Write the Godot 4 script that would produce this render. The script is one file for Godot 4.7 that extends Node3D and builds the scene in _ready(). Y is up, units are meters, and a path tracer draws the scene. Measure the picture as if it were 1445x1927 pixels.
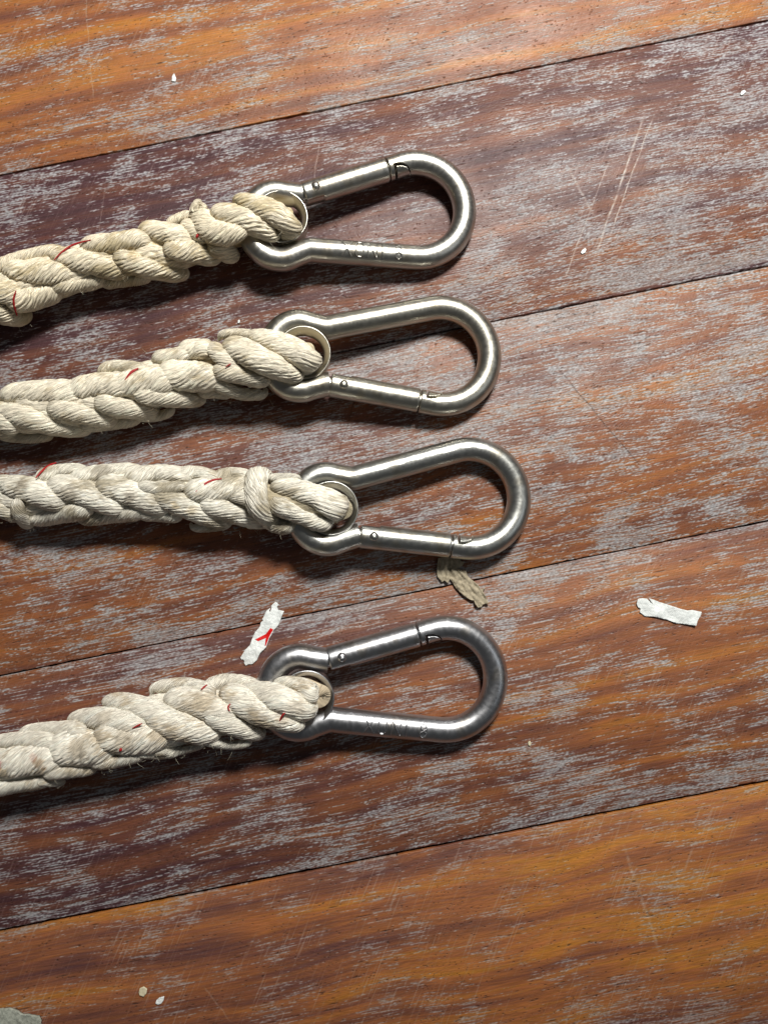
extends Node3D
# Four spliced ropes with snap hooks lying on a worn varnished plank floor. Lengths in the tables are millimetres.

const MM := 0.001
const SEAMS := [[-170.62, -0.21175], [-79.68, -0.20616], [9.99, -0.20088], [95.94, -0.18901]]          # each seam: z where x = 0, slope dz/dx
const HOOKS := [
	[-36.27, 10.50, -117.58, 9.33, 5.47, 3.16, 1],
	[-28.60, 10.99, -71.83, 1.85, 6.04, 1.98, 0],
	[-19.00, 10.38, -20.06, 4.76, 5.58, -0.30, 0],
	[-27.68, 10.58, 40.15, 4.43, 5.74, 0.97, 1]]          # eye centre x, y, z, turn, tip, roll in degrees, other face up
const AXES := [
	[-142.1, 9.6, -89.3, 10.6, -137.8, 9.8, -91.1, 10.8, -131.2, 9.9, -93.7, 11.0, -123.0, 9.2, -97.1, 10.2, -113.9, 8.4, -100.6, 9.4, -104.9, 8.3, -103.6, 9.4, -95.8, 8.4, -106.1, 9.4, -86.3, 8.9, -107.3, 9.8, -77.3, 9.2, -108.4, 10.3, -69.7, 8.6, -110.3, 9.7, -62.9, 8.4, -112.3, 9.2, -56.8, 10.4, -113.5, 8.3, -51.0, 13.0, -114.5, 7.4, -45.3, 15.0, -116.2, 7.0, -39.7, 16.5, -117.5, 6.5, -33.1, 16.7, -117.5, 6.1, -28.1, 16.5, -117.1, 5.6],
	[-142.1, 6.4, -46.9, 7.1, -137.5, 6.4, -48.2, 7.3, -131.1, 6.7, -50.0, 7.4, -124.5, 7.8, -51.8, 8.7, -117.5, 8.9, -53.6, 9.9, -110.4, 9.1, -54.5, 10.0, -103.1, 9.1, -55.5, 10.1, -95.2, 9.3, -57.2, 10.4, -87.7, 9.6, -59.1, 10.6, -81.9, 9.6, -60.8, 10.6, -76.1, 9.6, -62.7, 10.6, -69.0, 9.5, -65.5, 10.6, -61.8, 9.6, -67.9, 10.6, -55.1, 10.0, -68.3, 10.9, -48.9, 10.9, -68.2, 11.2, -43.7, 13.1, -68.6, 10.0, -39.3, 15.2, -69.2, 8.9, -35.8, 16.1, -70.2, 8.1, -32.1, 16.5, -71.0, 7.3, -25.8, 16.6, -70.9, 6.6, -20.5, 16.5, -70.6, 5.9],
	[-141.1, 6.4, -23.6, 7.1, -136.3, 6.3, -23.8, 7.1, -130.3, 6.4, -24.0, 7.1, -125.4, 7.1, -23.8, 8.0, -120.5, 8.0, -23.8, 8.8, -115.3, 8.5, -24.4, 9.4, -109.4, 8.9, -25.1, 9.9, -101.8, 9.0, -25.3, 9.9, -93.3, 8.9, -25.3, 9.9, -84.5, 8.8, -25.4, 9.8, -75.5, 8.8, -25.3, 9.7, -66.3, 8.9, -24.5, 9.9, -57.5, 9.1, -23.7, 10.1, -50.1, 8.5, -24.1, 9.9, -43.3, 8.8, -24.4, 9.7, -36.5, 12.2, -23.7, 8.4, -29.9, 15.7, -22.5, 7.1, -23.4, 16.6, -21.3, 6.7, -17.7, 16.5, -20.2, 6.2, -13.5, 16.5, -19.7, 5.9, -10.8, 16.5, -19.5, 5.6],
	[-136.2, 8.0, 69.2, 8.8, -131.9, 7.9, 67.8, 8.8, -125.9, 8.0, 65.8, 8.8, -118.9, 8.6, 63.5, 9.6, -111.5, 9.2, 61.1, 10.3, -104.6, 9.4, 59.1, 10.4, -97.6, 9.6, 57.1, 10.6, -90.5, 10.1, 54.7, 11.1, -83.6, 10.5, 52.4, 11.7, -77.3, 10.6, 50.7, 11.7, -71.5, 10.5, 49.2, 11.7, -66.3, 10.4, 48.1, 11.5, -61.2, 10.2, 47.2, 11.3, -55.9, 10.1, 46.6, 11.3, -50.8, 10.2, 46.2, 11.3, -46.3, 10.6, 45.9, 10.4, -41.9, 11.6, 45.4, 9.5, -37.2, 14.1, 44.2, 8.3, -32.6, 16.5, 42.7, 7.2, -28.2, 16.8, 41.6, 6.9, -24.2, 16.5, 40.7, 6.5, -20.4, 16.5, 40.4, 6.1, -17.7, 16.5, 40.4, 5.6]]
const STRANDS := [
	[[8.2, 1, [-47.8, 18.2, -122.8, -0.39, 0.39, -0.84, -37.7, 20.0, -118.4, -0.06, 0.97, -0.24, -31.8, 17.0, -114.5, -0.07, 0.11, 0.99]],
		[7.6, 0, [-55.4, 15.8, -119.9, -0.36, 0.48, -0.80, -46.0, 19.1, -115.6, -0.27, 0.95, 0.16, -37.7, 14.0, -112.8, 0.10, -0.48, 0.87]],
		[7.6, 0, [-62.4, 15.3, -122.9, -0.33, 0.47, -0.82, -62.4, 13.5, -120.1, -0.32, 0.48, -0.82, -58.8, 17.1, -113.4, -0.42, 0.91, 0.03, -53.1, 18.0, -111.1, -0.22, 0.83, 0.52, -47.5, 18.5, -111.5, -0.04, 0.72, 0.70]],
		[4.5, 0, [-72.0, 12.8, -117.9, -0.21, 0.47, -0.86, -67.0, 12.2, -120.3, -0.25, 0.40, -0.88]],
		[5.3, 0, [-66.4, 14.2, -116.0, -0.17, 0.80, -0.57, -60.8, 15.6, -111.6, -0.32, 0.92, 0.23]],
		[7.2, 0, [-71.0, 15.7, -107.1, 0.20, 0.92, 0.33, -64.5, 13.1, -107.0, 0.22, 0.72, 0.66, -58.4, 8.6, -107.1, 0.22, -0.10, 0.97]],
		[7.2, 0, [-57.3, 13.5, -108.9, -0.11, 0.54, 0.83, -54.6, 11.1, -108.3, 0.16, 0.01, 0.99, -52.6, 7.2, -108.3, 0.38, -0.54, 0.75]],
		[7.6, 0, [-80.8, 12.7, -115.0, -0.13, 0.44, -0.89, -73.6, 15.2, -113.1, -0.06, 0.85, -0.52, -67.3, 15.0, -110.7, 0.11, 0.99, 0.03]],
		[7.1, 0, [-100.1, 13.6, -109.4, -0.17, 0.78, -0.60, -90.1, 15.4, -109.4, -0.09, 0.94, -0.33, -81.3, 16.1, -110.4, -0.07, 0.94, -0.34]],
		[7.1, 0, [-109.3, 14.4, -105.2, -0.13, 0.91, -0.40, -98.4, 14.5, -102.5, 0.09, 0.90, 0.42, -89.2, 12.0, -100.8, 0.07, 0.48, 0.88]],
		[7.3, 0, [-88.0, 15.2, -104.1, -0.01, 0.90, 0.43, -80.3, 13.0, -101.6, 0.09, 0.52, 0.85, -70.8, 5.6, -102.5, 0.20, -0.42, 0.88]],
		[7.1, 0, [-124.6, 16.1, -99.9, -0.08, 0.90, -0.42, -116.4, 15.5, -99.0, 0.10, 0.99, 0.06, -107.7, 14.2, -99.5, 0.15, 0.89, 0.43]],
		[5.7, 0, [-129.3, 15.6, -100.9, -0.21, 0.71, -0.67, -121.9, 13.0, -105.4, -0.28, 0.50, -0.82, -110.9, 12.6, -107.9, -0.25, 0.58, -0.77]],
		[5.3, 0, [-110.5, 12.4, -95.3, 0.29, 0.55, 0.78, -103.9, 10.5, -96.6, 0.29, 0.30, 0.91, -97.5, 9.7, -98.3, 0.24, 0.19, 0.95]],
		[5.0, 0, [-95.8, 8.1, -98.3, 0.23, -0.04, 0.97, -90.7, 7.6, -99.1, 0.13, -0.13, 0.98, -81.8, 9.4, -99.6, 0.09, 0.03, 0.99]],
		[8.2, 0, [-124.4, 14.2, -90.0, 0.35, 0.61, 0.71, -119.2, 11.3, -91.5, 0.38, 0.32, 0.87, -112.3, 10.1, -94.6, 0.33, 0.25, 0.91]],
		[6.8, 0, [-130.7, 14.6, -86.5, 0.31, 0.56, 0.77, -127.9, 8.4, -86.0, 0.36, -0.17, 0.92, -124.4, 5.5, -87.4, 0.31, -0.44, 0.84]],
		[6.8, 0, [-129.3, 17.8, -92.1, 0.15, 0.96, 0.23, -124.7, 16.0, -91.3, 0.29, 0.80, 0.52]]],
	[[8.5, 1, [-43.0, 16.0, -77.1, -0.22, 0.19, -0.96, -32.4, 20.1, -72.8, -0.09, 0.89, -0.45, -25.0, 18.8, -68.4, -0.03, 0.68, 0.73]],
		[8.3, 0, [-50.0, 17.8, -73.4, -0.32, 0.74, -0.59, -39.8, 21.6, -67.4, -0.23, 0.93, 0.30, -29.9, 14.8, -64.3, 0.01, -0.26, 0.97]],
		[5.6, 0, [-56.7, 17.3, -72.9, -0.06, 0.85, -0.52, -53.0, 19.1, -69.4, -0.14, 0.98, -0.13, -49.6, 19.2, -66.4, -0.33, 0.92, 0.23]],
		[6.0, 0, [-53.9, 18.1, -64.7, -0.13, 0.90, 0.41, -47.4, 18.0, -63.5, -0.29, 0.71, 0.64, -40.0, 15.5, -62.0, 0.09, 0.11, 0.99]],
		[5.2, 0, [-55.0, 14.9, -60.9, -0.08, 0.55, 0.83, -48.3, 10.5, -59.0, 0.06, -0.05, 1.00, -41.4, 9.2, -59.3, 0.26, -0.36, 0.90]],
		[9.7, 0, [-71.2, 16.4, -64.7, 0.01, 1.00, -0.01, -64.4, 15.6, -63.7, 0.15, 0.88, 0.46, -56.6, 15.2, -63.3, -0.06, 0.73, 0.68]],
		[7.3, 0, [-66.5, 14.6, -72.8, -0.23, 0.65, -0.72, -61.6, 16.0, -72.8, -0.13, 0.79, -0.60, -58.0, 17.1, -71.9, -0.07, 0.90, -0.44]],
		[4.4, 0, [-53.9, 13.4, -78.3, -0.00, 0.31, -0.95, -47.8, 14.7, -78.3, -0.18, 0.26, -0.95, -42.4, 16.7, -76.8, -0.24, 0.24, -0.94]],
		[4.0, 0, [-60.9, 11.0, -58.9, 0.24, 0.16, 0.96, -57.1, 10.9, -59.1, 0.01, 0.12, 0.99, -53.1, 9.9, -58.7, -0.03, -0.04, 1.00]],
		[6.4, 0, [-79.9, 17.0, -57.5, 0.15, 0.89, 0.43, -72.5, 14.2, -56.8, 0.29, 0.57, 0.77, -63.6, 6.7, -57.7, 0.33, -0.29, 0.90]],
		[5.6, 0, [-75.1, 15.0, -70.2, -0.28, 0.64, -0.72, -70.1, 16.5, -70.2, -0.19, 0.83, -0.52, -65.4, 17.1, -70.8, -0.14, 0.90, -0.41]],
		[9.1, 0, [-125.8, 10.9, -58.4, -0.31, 0.39, -0.87, -114.2, 13.6, -58.9, -0.11, 0.69, -0.72, -102.1, 15.4, -58.1, -0.09, 0.94, -0.34]],
		[8.2, 0, [-102.1, 15.4, -59.3, -0.12, 0.87, -0.48, -94.1, 16.1, -60.7, -0.13, 0.91, -0.40, -85.2, 17.1, -60.0, -0.01, 1.00, -0.03]],
		[4.9, 0, [-94.0, 12.8, -66.7, -0.24, 0.35, -0.91, -89.2, 12.9, -67.9, -0.25, 0.35, -0.90, -80.2, 17.3, -65.5, -0.14, 0.89, -0.43]],
		[8.5, 0, [-86.0, 16.9, -60.5, -0.04, 0.99, -0.12, -78.7, 17.0, -61.6, 0.01, 1.00, 0.02, -71.1, 16.6, -62.1, 0.13, 0.95, 0.29]],
		[6.6, 0, [-108.1, 16.3, -52.8, 0.04, 0.96, 0.27, -99.7, 15.0, -51.1, 0.11, 0.76, 0.64, -92.5, 10.1, -49.7, 0.23, 0.10, 0.97]],
		[7.2, 0, [-129.7, 11.4, -53.8, -0.30, 0.78, -0.55, -117.1, 14.9, -49.5, 0.04, 0.83, 0.56, -109.8, 11.1, -47.5, 0.11, 0.27, 0.96, -101.9, 7.1, -47.4, 0.18, -0.23, 0.96]],
		[6.6, 0, [-92.5, 16.7, -54.6, 0.06, 0.92, 0.39, -85.1, 14.7, -53.1, 0.20, 0.62, 0.76, -78.8, 7.2, -53.1, 0.30, -0.27, 0.91]],
		[5.1, 0, [-99.7, 10.8, -48.0, 0.18, 0.20, 0.96, -94.0, 7.1, -49.1, 0.23, -0.26, 0.94, -84.8, 7.1, -50.7, 0.26, -0.27, 0.93]],
		[4.2, 0, [-82.1, 10.3, -51.3, 0.28, 0.08, 0.96, -77.7, 6.7, -52.0, 0.30, -0.29, 0.91, -73.0, 6.6, -53.7, 0.31, -0.29, 0.90]],
		[4.4, 0, [-130.4, 10.8, -45.9, 0.11, 0.71, 0.69, -125.3, 5.9, -44.8, 0.30, -0.20, 0.93, -114.9, 6.6, -44.9, 0.18, -0.25, 0.95]],
		[6.8, 0, [-133.7, 11.0, -51.1, -0.15, 0.93, -0.34, -127.2, 12.8, -49.2, -0.08, 0.93, 0.36, -123.5, 12.2, -47.3, 0.07, 0.67, 0.74]]],
	[[9.3, 1, [-34.0, 16.0, -27.0, -0.10, 0.46, -0.88, -22.4, 18.4, -23.8, 0.16, 0.57, -0.81, -15.5, 19.1, -20.2, 0.00, 0.99, -0.10]],
		[7.7, 0, [-34.1, 18.2, -20.5, -0.45, 0.72, 0.53, -26.4, 16.1, -17.3, -0.19, -0.08, 0.98, -19.6, 16.3, -14.7, -0.17, -0.03, 0.98]],
		[3.7, 0, [-35.8, 15.6, -29.8, -0.08, 0.38, -0.92, -29.1, 15.0, -29.8, 0.20, -0.07, -0.98]],
		[7.9, 2, [-41.7, 14.9, -30.3, -0.23, 0.60, -0.76, -41.7, 17.3, -26.0, -0.46, 0.85, -0.27, -40.4, 16.9, -19.7, -0.51, 0.66, 0.55, -36.4, 10.9, -15.5, -0.04, -0.18, 0.98, -31.4, 13.6, -13.6, -0.08, -0.21, 0.97]],
		[6.4, 0, [-54.8, 13.6, -29.8, 0.01, 0.60, -0.80, -51.0, 9.6, -31.6, -0.08, 0.15, -0.99, -45.5, 13.5, -29.8, -0.11, 0.68, -0.73]],
		[7.5, 0, [-62.6, 15.9, -25.7, 0.00, 0.97, -0.23, -54.6, 16.0, -25.7, 0.06, 0.96, -0.27, -45.6, 14.9, -26.9, -0.15, 0.92, -0.35]],
		[7.3, 0, [-57.1, 16.0, -21.1, -0.00, 0.94, 0.35, -50.0, 13.4, -18.7, 0.14, 0.67, 0.73, -42.9, 7.7, -16.1, -0.00, -0.15, 0.99]],
		[4.6, 0, [-49.0, 16.6, -24.4, 0.09, 1.00, -0.03, -44.0, 16.3, -22.7, -0.42, 0.88, 0.20]],
		[6.4, 0, [-67.4, 12.6, -31.2, 0.09, 0.49, -0.86, -62.6, 9.9, -32.0, 0.10, 0.11, -0.99, -55.9, 14.3, -29.3, 0.02, 0.69, -0.73]],
		[7.5, 0, [-72.7, 15.8, -24.0, -0.03, 0.99, 0.15, -61.3, 14.1, -18.7, -0.07, 0.70, 0.72, -54.0, 8.3, -15.7, 0.03, -0.07, 1.00]],
		[3.7, 0, [-63.4, 8.8, -13.9, -0.09, -0.02, 1.00, -58.2, 8.7, -13.9, -0.03, -0.04, 1.00, -53.1, 8.3, -14.8, 0.06, -0.06, 1.00]],
		[3.3, 0, [-45.5, 7.7, -14.8, 0.04, -0.07, 1.00, -40.6, 8.1, -14.8, -0.01, -0.18, 0.98, -37.3, 10.0, -15.3, -0.02, -0.20, 0.98]],
		[7.3, 0, [-82.8, 14.1, -30.2, 0.01, 0.75, -0.66, -75.5, 11.8, -31.7, 0.04, 0.43, -0.90, -66.4, 12.4, -30.8, 0.09, 0.48, -0.87]],
		[6.6, 0, [-100.4, 14.8, -30.1, 0.01, 0.77, -0.63, -92.2, 12.0, -32.2, -0.01, 0.41, -0.91, -83.0, 9.9, -32.9, -0.00, 0.15, -0.99]],
		[5.8, 0, [-112.7, 13.7, -30.6, -0.11, 0.65, -0.75, -107.5, 11.3, -32.7, -0.03, 0.30, -0.95, -100.5, 11.6, -32.6, 0.00, 0.33, -0.94]],
		[8.1, 0, [-91.2, 15.5, -27.5, 0.00, 0.95, -0.31, -82.7, 15.5, -24.9, 0.01, 1.00, 0.08, -73.0, 13.6, -20.4, -0.07, 0.71, 0.70]],
		[8.1, 0, [-107.2, 15.4, -27.5, -0.02, 0.94, -0.33, -97.7, 15.8, -24.9, 0.01, 1.00, 0.06, -88.3, 13.5, -20.4, 0.02, 0.68, 0.73]],
		[8.3, 0, [-126.5, 8.9, -28.2, -0.04, 0.42, -0.91, -115.5, 14.7, -25.8, -0.11, 0.97, -0.21, -106.7, 15.1, -22.4, -0.00, 0.91, 0.42]],
		[7.3, 0, [-117.2, 7.6, -17.0, 0.14, -0.09, 0.99, -107.8, 10.5, -18.1, 0.04, 0.21, 0.98, -98.6, 13.3, -19.6, 0.01, 0.60, 0.80]],
		[6.4, 0, [-100.4, 8.4, -17.0, 0.00, -0.07, 1.00, -91.6, 9.1, -17.8, 0.01, 0.02, 1.00, -81.1, 12.1, -18.8, 0.00, 0.45, 0.89]],
		[4.6, 0, [-79.9, 11.8, -18.0, -0.01, 0.38, 0.92, -74.9, 11.2, -17.6, -0.07, 0.31, 0.95, -68.7, 12.1, -17.1, -0.11, 0.39, 0.92]],
		[4.1, 0, [-78.5, 16.9, -26.9, 0.01, 0.98, -0.18, -71.3, 17.0, -26.0, -0.01, 0.99, -0.12, -66.3, 16.9, -26.9, 0.01, 0.96, -0.29]],
		[4.6, 0, [-119.5, 15.8, -21.3, -0.07, 0.94, 0.33, -119.8, 13.2, -17.8, -0.01, 0.65, 0.76, -119.9, 7.2, -14.9, 0.07, -0.09, 0.99]],
		[6.2, 0, [-133.5, 7.2, -29.3, -0.03, 0.17, -0.98, -124.6, 11.1, -28.4, -0.10, 0.63, -0.77]],
		[6.2, 0, [-131.4, 10.7, -22.0, -0.04, 0.91, 0.41, -123.5, 9.9, -18.1, -0.08, 0.38, 0.92]]],
	[[6.0, 1, [-33.5, 15.8, 36.2, -0.23, -0.13, -0.96, -26.5, 17.0, 36.7, -0.18, 0.10, -0.98, -23.0, 20.2, 38.9, -0.04, 0.91, -0.41]],
		[8.7, 1, [-44.3, 11.9, 38.7, -0.15, 0.10, -0.98, -32.1, 20.8, 40.6, -0.21, 0.90, -0.39, -25.4, 18.9, 44.5, 0.22, 0.54, 0.81]],
		[8.1, 0, [-49.2, 15.7, 39.4, -0.09, 0.62, -0.78, -39.6, 19.4, 44.8, -0.49, 0.86, 0.14, -28.2, 17.2, 48.9, 0.25, 0.04, 0.97]],
		[6.2, 0, [-54.2, 19.1, 45.9, -0.01, 1.00, -0.07, -47.3, 17.6, 49.8, -0.07, 0.87, 0.48, -40.6, 12.9, 53.0, 0.13, 0.16, 0.98]],
		[3.6, 0, [-57.3, 17.0, 54.0, 0.09, 0.69, 0.72, -50.7, 12.4, 56.6, 0.07, 0.21, 0.97, -44.1, 13.0, 55.9, 0.04, 0.21, 0.98]],
		[6.4, 0, [-56.6, 11.0, 37.8, -0.09, 0.11, -0.99, -51.1, 8.2, 37.0, -0.07, -0.21, -0.98, -42.5, 10.1, 38.1, -0.11, -0.21, -0.97]],
		[7.9, 0, [-67.6, 15.1, 41.1, -0.14, 0.56, -0.82, -59.5, 16.9, 42.2, -0.05, 0.81, -0.58, -50.0, 18.3, 46.0, -0.07, 1.00, -0.01]],
		[5.6, 0, [-74.6, 9.5, 38.8, -0.23, -0.09, -0.97, -65.6, 9.3, 37.8, -0.17, -0.10, -0.98, -56.4, 15.2, 38.9, -0.07, 0.55, -0.83]],
		[8.7, 0, [-71.6, 18.6, 47.1, -0.04, 0.97, -0.25, -63.1, 18.0, 49.9, 0.08, 0.96, 0.28, -55.2, 15.8, 52.4, 0.07, 0.70, 0.71]],
		[3.2, 0, [-71.9, 17.1, 57.7, 0.20, 0.62, 0.76, -66.4, 12.2, 58.7, 0.21, 0.17, 0.96, -58.7, 14.5, 56.2, 0.12, 0.42, 0.90]],
		[7.0, 0, [-89.2, 9.9, 43.1, -0.30, -0.04, -0.95, -78.0, 16.3, 43.5, -0.19, 0.63, -0.75, -66.6, 19.2, 47.3, 0.02, 1.00, -0.10]],
		[7.0, 0, [-100.6, 9.0, 48.8, -0.29, -0.06, -0.95, -88.6, 16.5, 47.3, -0.26, 0.69, -0.67, -77.6, 19.4, 49.0, -0.04, 0.98, -0.18]],
		[9.2, 0, [-88.2, 18.2, 52.2, -0.12, 0.98, -0.17, -78.9, 18.5, 53.7, 0.08, 0.95, 0.29, -71.1, 17.9, 53.0, 0.12, 0.89, 0.44]],
		[5.9, 0, [-117.3, 9.4, 53.4, -0.31, 0.04, -0.95, -108.7, 11.1, 51.9, -0.27, 0.21, -0.94, -97.1, 16.3, 51.1, -0.24, 0.77, -0.59]],
		[10.4, 0, [-103.8, 15.6, 56.2, -0.11, 0.92, -0.36, -95.6, 16.6, 56.7, -0.05, 1.00, 0.06, -88.1, 17.3, 56.2, 0.03, 0.95, 0.30]],
		[4.5, 0, [-91.1, 17.0, 61.2, 0.15, 0.77, 0.62, -85.2, 16.4, 60.9, 0.20, 0.63, 0.75, -77.9, 16.5, 59.2, 0.21, 0.59, 0.78]],
		[4.5, 0, [-76.0, 17.8, 57.4, 0.18, 0.73, 0.66, -71.3, 14.0, 58.9, 0.23, 0.34, 0.91, -66.8, 12.3, 58.5, 0.21, 0.18, 0.96]],
		[5.9, 0, [-128.3, 8.7, 57.0, -0.32, 0.08, -0.94, -114.9, 12.7, 54.6, -0.30, 0.44, -0.85, -105.2, 16.8, 55.2, -0.13, 0.88, -0.45]],
		[9.2, 0, [-121.0, 14.1, 61.9, -0.20, 0.93, -0.31, -112.3, 16.1, 60.6, -0.08, 0.99, -0.07, -104.1, 16.3, 59.4, 0.01, 1.00, 0.07]],
		[4.7, 0, [-106.2, 16.4, 64.5, 0.14, 0.83, 0.54, -99.7, 15.6, 64.1, 0.18, 0.70, 0.69, -93.4, 14.8, 63.6, 0.22, 0.56, 0.80]],
		[5.3, 0, [-125.4, 13.0, 70.5, 0.19, 0.74, 0.64, -116.0, 13.4, 68.9, 0.19, 0.61, 0.77, -108.4, 13.8, 67.5, 0.22, 0.54, 0.81]],
		[3.1, 0, [-108.6, 15.2, 67.5, 0.19, 0.65, 0.74, -104.6, 11.0, 68.8, 0.26, 0.17, 0.95]],
		[7.8, 0, [-131.1, 7.5, 60.4, -0.31, -0.05, -0.95, -122.0, 14.3, 61.8, -0.21, 0.92, -0.34]]]]
const TRACERS := [
	[[0.28, [-109.4, 17.8, -102.4, -107.2, 17.6, -105.0, -104.1, 17.1, -107.6, -100.9, 17.1, -108.8, -97.7, 17.1, -109.6]], [0.30, [-121.5, 18.1, -91.8, -122.7, 17.0, -89.4, -123.3, 15.0, -87.1, -123.8, 12.2, -85.4]], [0.41, [-61.9, 17.4, -111.4, -62.5, 17.4, -110.2]]],
	[[0.45, [-79.9, 19.6, -65.3, -82.0, 19.9, -63.8, -83.9, 20.3, -61.2]], [0.18, [-49.3, 21.6, -66.3, -51.2, 21.4, -65.2]]],
	[[0.35, [-113.1, 17.4, -29.6, -111.8, 15.8, -32.1, -111.0, 12.1, -34.5, -109.6, 10.5, -35.6]], [0.35, [-60.5, 19.2, -24.9, -58.2, 18.5, -27.2, -55.5, 17.7, -28.8, -52.7, 17.2, -29.4]]],
	[[0.24, [-56.5, 15.9, 36.8, -58.1, 17.6, 38.1]], [0.20, [-45.6, 19.2, 40.7, -48.5, 20.4, 42.5, -48.6, 20.7, 43.6, -48.1, 20.9, 44.3]], [0.28, [-30.5, 23.7, 44.3, -31.4, 23.2, 45.2, -33.2, 21.3, 48.5]], [0.23, [-75.0, 22.2, 47.7, -76.3, 22.2, 48.4, -78.0, 22.2, 49.2]], [0.39, [-81.3, 21.8, 55.4, -82.1, 21.4, 56.5]]]]
const STAINS := [
	[[-83.3, 18.2, -103.9, 2.4, 0, 0.40], [-106.5, 17.3, -100.7, 2.0, 0, 0.35], [-69.4, 17.6, -106.0, 2.7, 0, 0.30], [-44.5, 19.0, -110.8, 2.0, 1, 0.35]],
	[[-102.3, 14.8, -64.3, 1.9, 2, 0.75], [-109.5, 18.9, -56.3, 3.4, 1, 0.25], [-68.4, 18.6, -71.4, 1.7, 0, 0.30], [-43.2, 22.8, -71.9, 2.4, 1, 0.25]],
	[[-118.1, 16.8, -27.5, 3.4, 3, 0.70], [-101.6, 18.7, -23.8, 3.4, 3, 0.60], [-92.8, 15.6, -32.5, 4.1, 3, 0.60], [-82.1, 18.1, -23.2, 2.5, 3, 0.60], [-112.2, 15.7, -18.4, 2.4, 3, 0.50], [-42.1, 8.3, -34.2, 3.1, 1, 0.60], [-31.7, 22.1, -24.7, 1.9, 3, 0.55], [-67.5, 17.9, -20.8, 1.7, 0, 0.50], [-62.4, 17.5, -19.1, 2.0, 0, 0.40], [-41.6, 18.8, -23.3, 1.7, 1, 0.50]],
	[[-107.7, 19.6, 60.5, 2.0, 2, 0.60], [-106.2, 19.3, 62.2, 1.0, 2, 0.80], [-109.5, 19.4, 58.6, 1.5, 4, 0.30], [-49.7, 12.3, 35.5, 0.8, 2, 0.90], [-90.5, 21.3, 54.9, 0.5, 5, 0.70], [-79.6, 22.0, 52.3, 0.7, 5, 0.50], [-121.1, 17.6, 61.6, 1.5, 4, 0.70], [-120.0, 17.9, 64.8, 3.1, 0, 0.50], [-95.0, 20.4, 55.7, 4.4, 1, 0.55], [-80.9, 22.1, 52.8, 4.1, 1, 0.50], [-88.2, 19.3, 46.5, 3.1, 1, 0.40], [-26.8, 23.2, 42.5, 3.4, 1, 0.35], [-40.2, 21.6, 45.2, 3.7, 1, 0.45], [-61.7, 20.6, 43.0, 3.4, 1, 0.40], [-65.7, 21.6, 50.1, 3.1, 1, 0.45], [-53.7, 20.7, 42.9, 2.4, 1, 0.30], [-22.2, 19.7, 35.2, 1.5, 2, 0.30], [-46.0, 19.2, 40.7, 1.4, 4, 0.25]]]          # x, y, z, radius, kind, strength

var used := {}
var steel: Array = []
var dark_gap: StandardMaterial3D

func _ready() -> void:
	# ---- camera
	var cam := Camera3D.new()
	cam.name = "camera"
	var tip := deg_to_rad(4.4)
	cam.transform = Transform3D(Basis(Vector3(1, 0, 0), Vector3(0, sin(tip), -cos(tip)), Vector3(0, cos(tip), sin(tip))), Vector3(0, 0.2577, 0))
	cam.fov = 69.07
	cam.near = 0.01
	cam.far = 20.0
	add_child(cam)
	cam.current = true
	# ---- surroundings: a dim room
	var env := Environment.new()
	env.background_mode = Environment.BG_COLOR
	env.background_color = Color(0.23, 0.235, 0.24)
	env.tonemap_mode = Environment.TONE_MAPPER_LINEAR
	env.tonemap_exposure = 1.0
	env.sdfgi_enabled = true
	env.ssao_enabled = true
	env.ssil_enabled = true
	var we := WorldEnvironment.new()
	we.name = "surroundings"
	we.environment = env
	add_child(we)
	# ---- lamps of the room, above the frame
	area_lamp("ceiling_lamp", Vector3(0.12, 0.53, -0.40), Vector3(0, 0, -0.07), Vector2(0.12, 0.12), 0.66, Color(1.0, 0.992, 0.97))
	area_lamp("side_lamp", Vector3(0.62, 0.62, 0.05), Vector3(0.05, 0, -0.02), Vector2(0.3, 0.3), 0.03, Color(0.95, 0.98, 1.0))
	make_materials()
	build_floor()
	for k in 4:
		build_hook(k)
	for k in 4:
		build_rope(k)
	build_scraps()

func area_lamp(called: String, at: Vector3, to: Vector3, size: Vector2, energy: float, tone: Color) -> void:
	var l := AreaLight3D.new()
	l.name = called
	l.area_size = size
	l.light_energy = energy
	l.light_color = tone
	l.shadow_enabled = true
	add_child(l)
	l.look_at_from_position(at, to, Vector3(0, 0, -1))

# ---------------------------------------------------------------- helpers
func numbered(called: String) -> String:
	used[called] = used.get(called, 0) + 1
	return called if used[called] == 1 else "%s_%03d" % [called, used[called] - 1]

func tag(o: Node, label: String, category: String, group := "", kind := "") -> void:
	if label: o.set_meta("label", label)
	if category: o.set_meta("category", category)
	if group: o.set_meta("group", group)
	if kind: o.set_meta("kind", kind)

func base(called: String, at := Vector3.ZERO) -> Node3D:
	var o := Node3D.new()
	o.name = numbered(called)
	add_child(o)
	o.position = at
	return o

func put(m: Mesh, called: String, mat: Material, parent: Node) -> MeshInstance3D:
	var o := MeshInstance3D.new()
	o.name = numbered(called) if parent == self else called
	o.mesh = m
	o.material_override = mat
	parent.add_child(o, true)
	return o

func smooth(a: float, b: float, x: float) -> float:
	return smoothstep(a, b, x)

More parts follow.
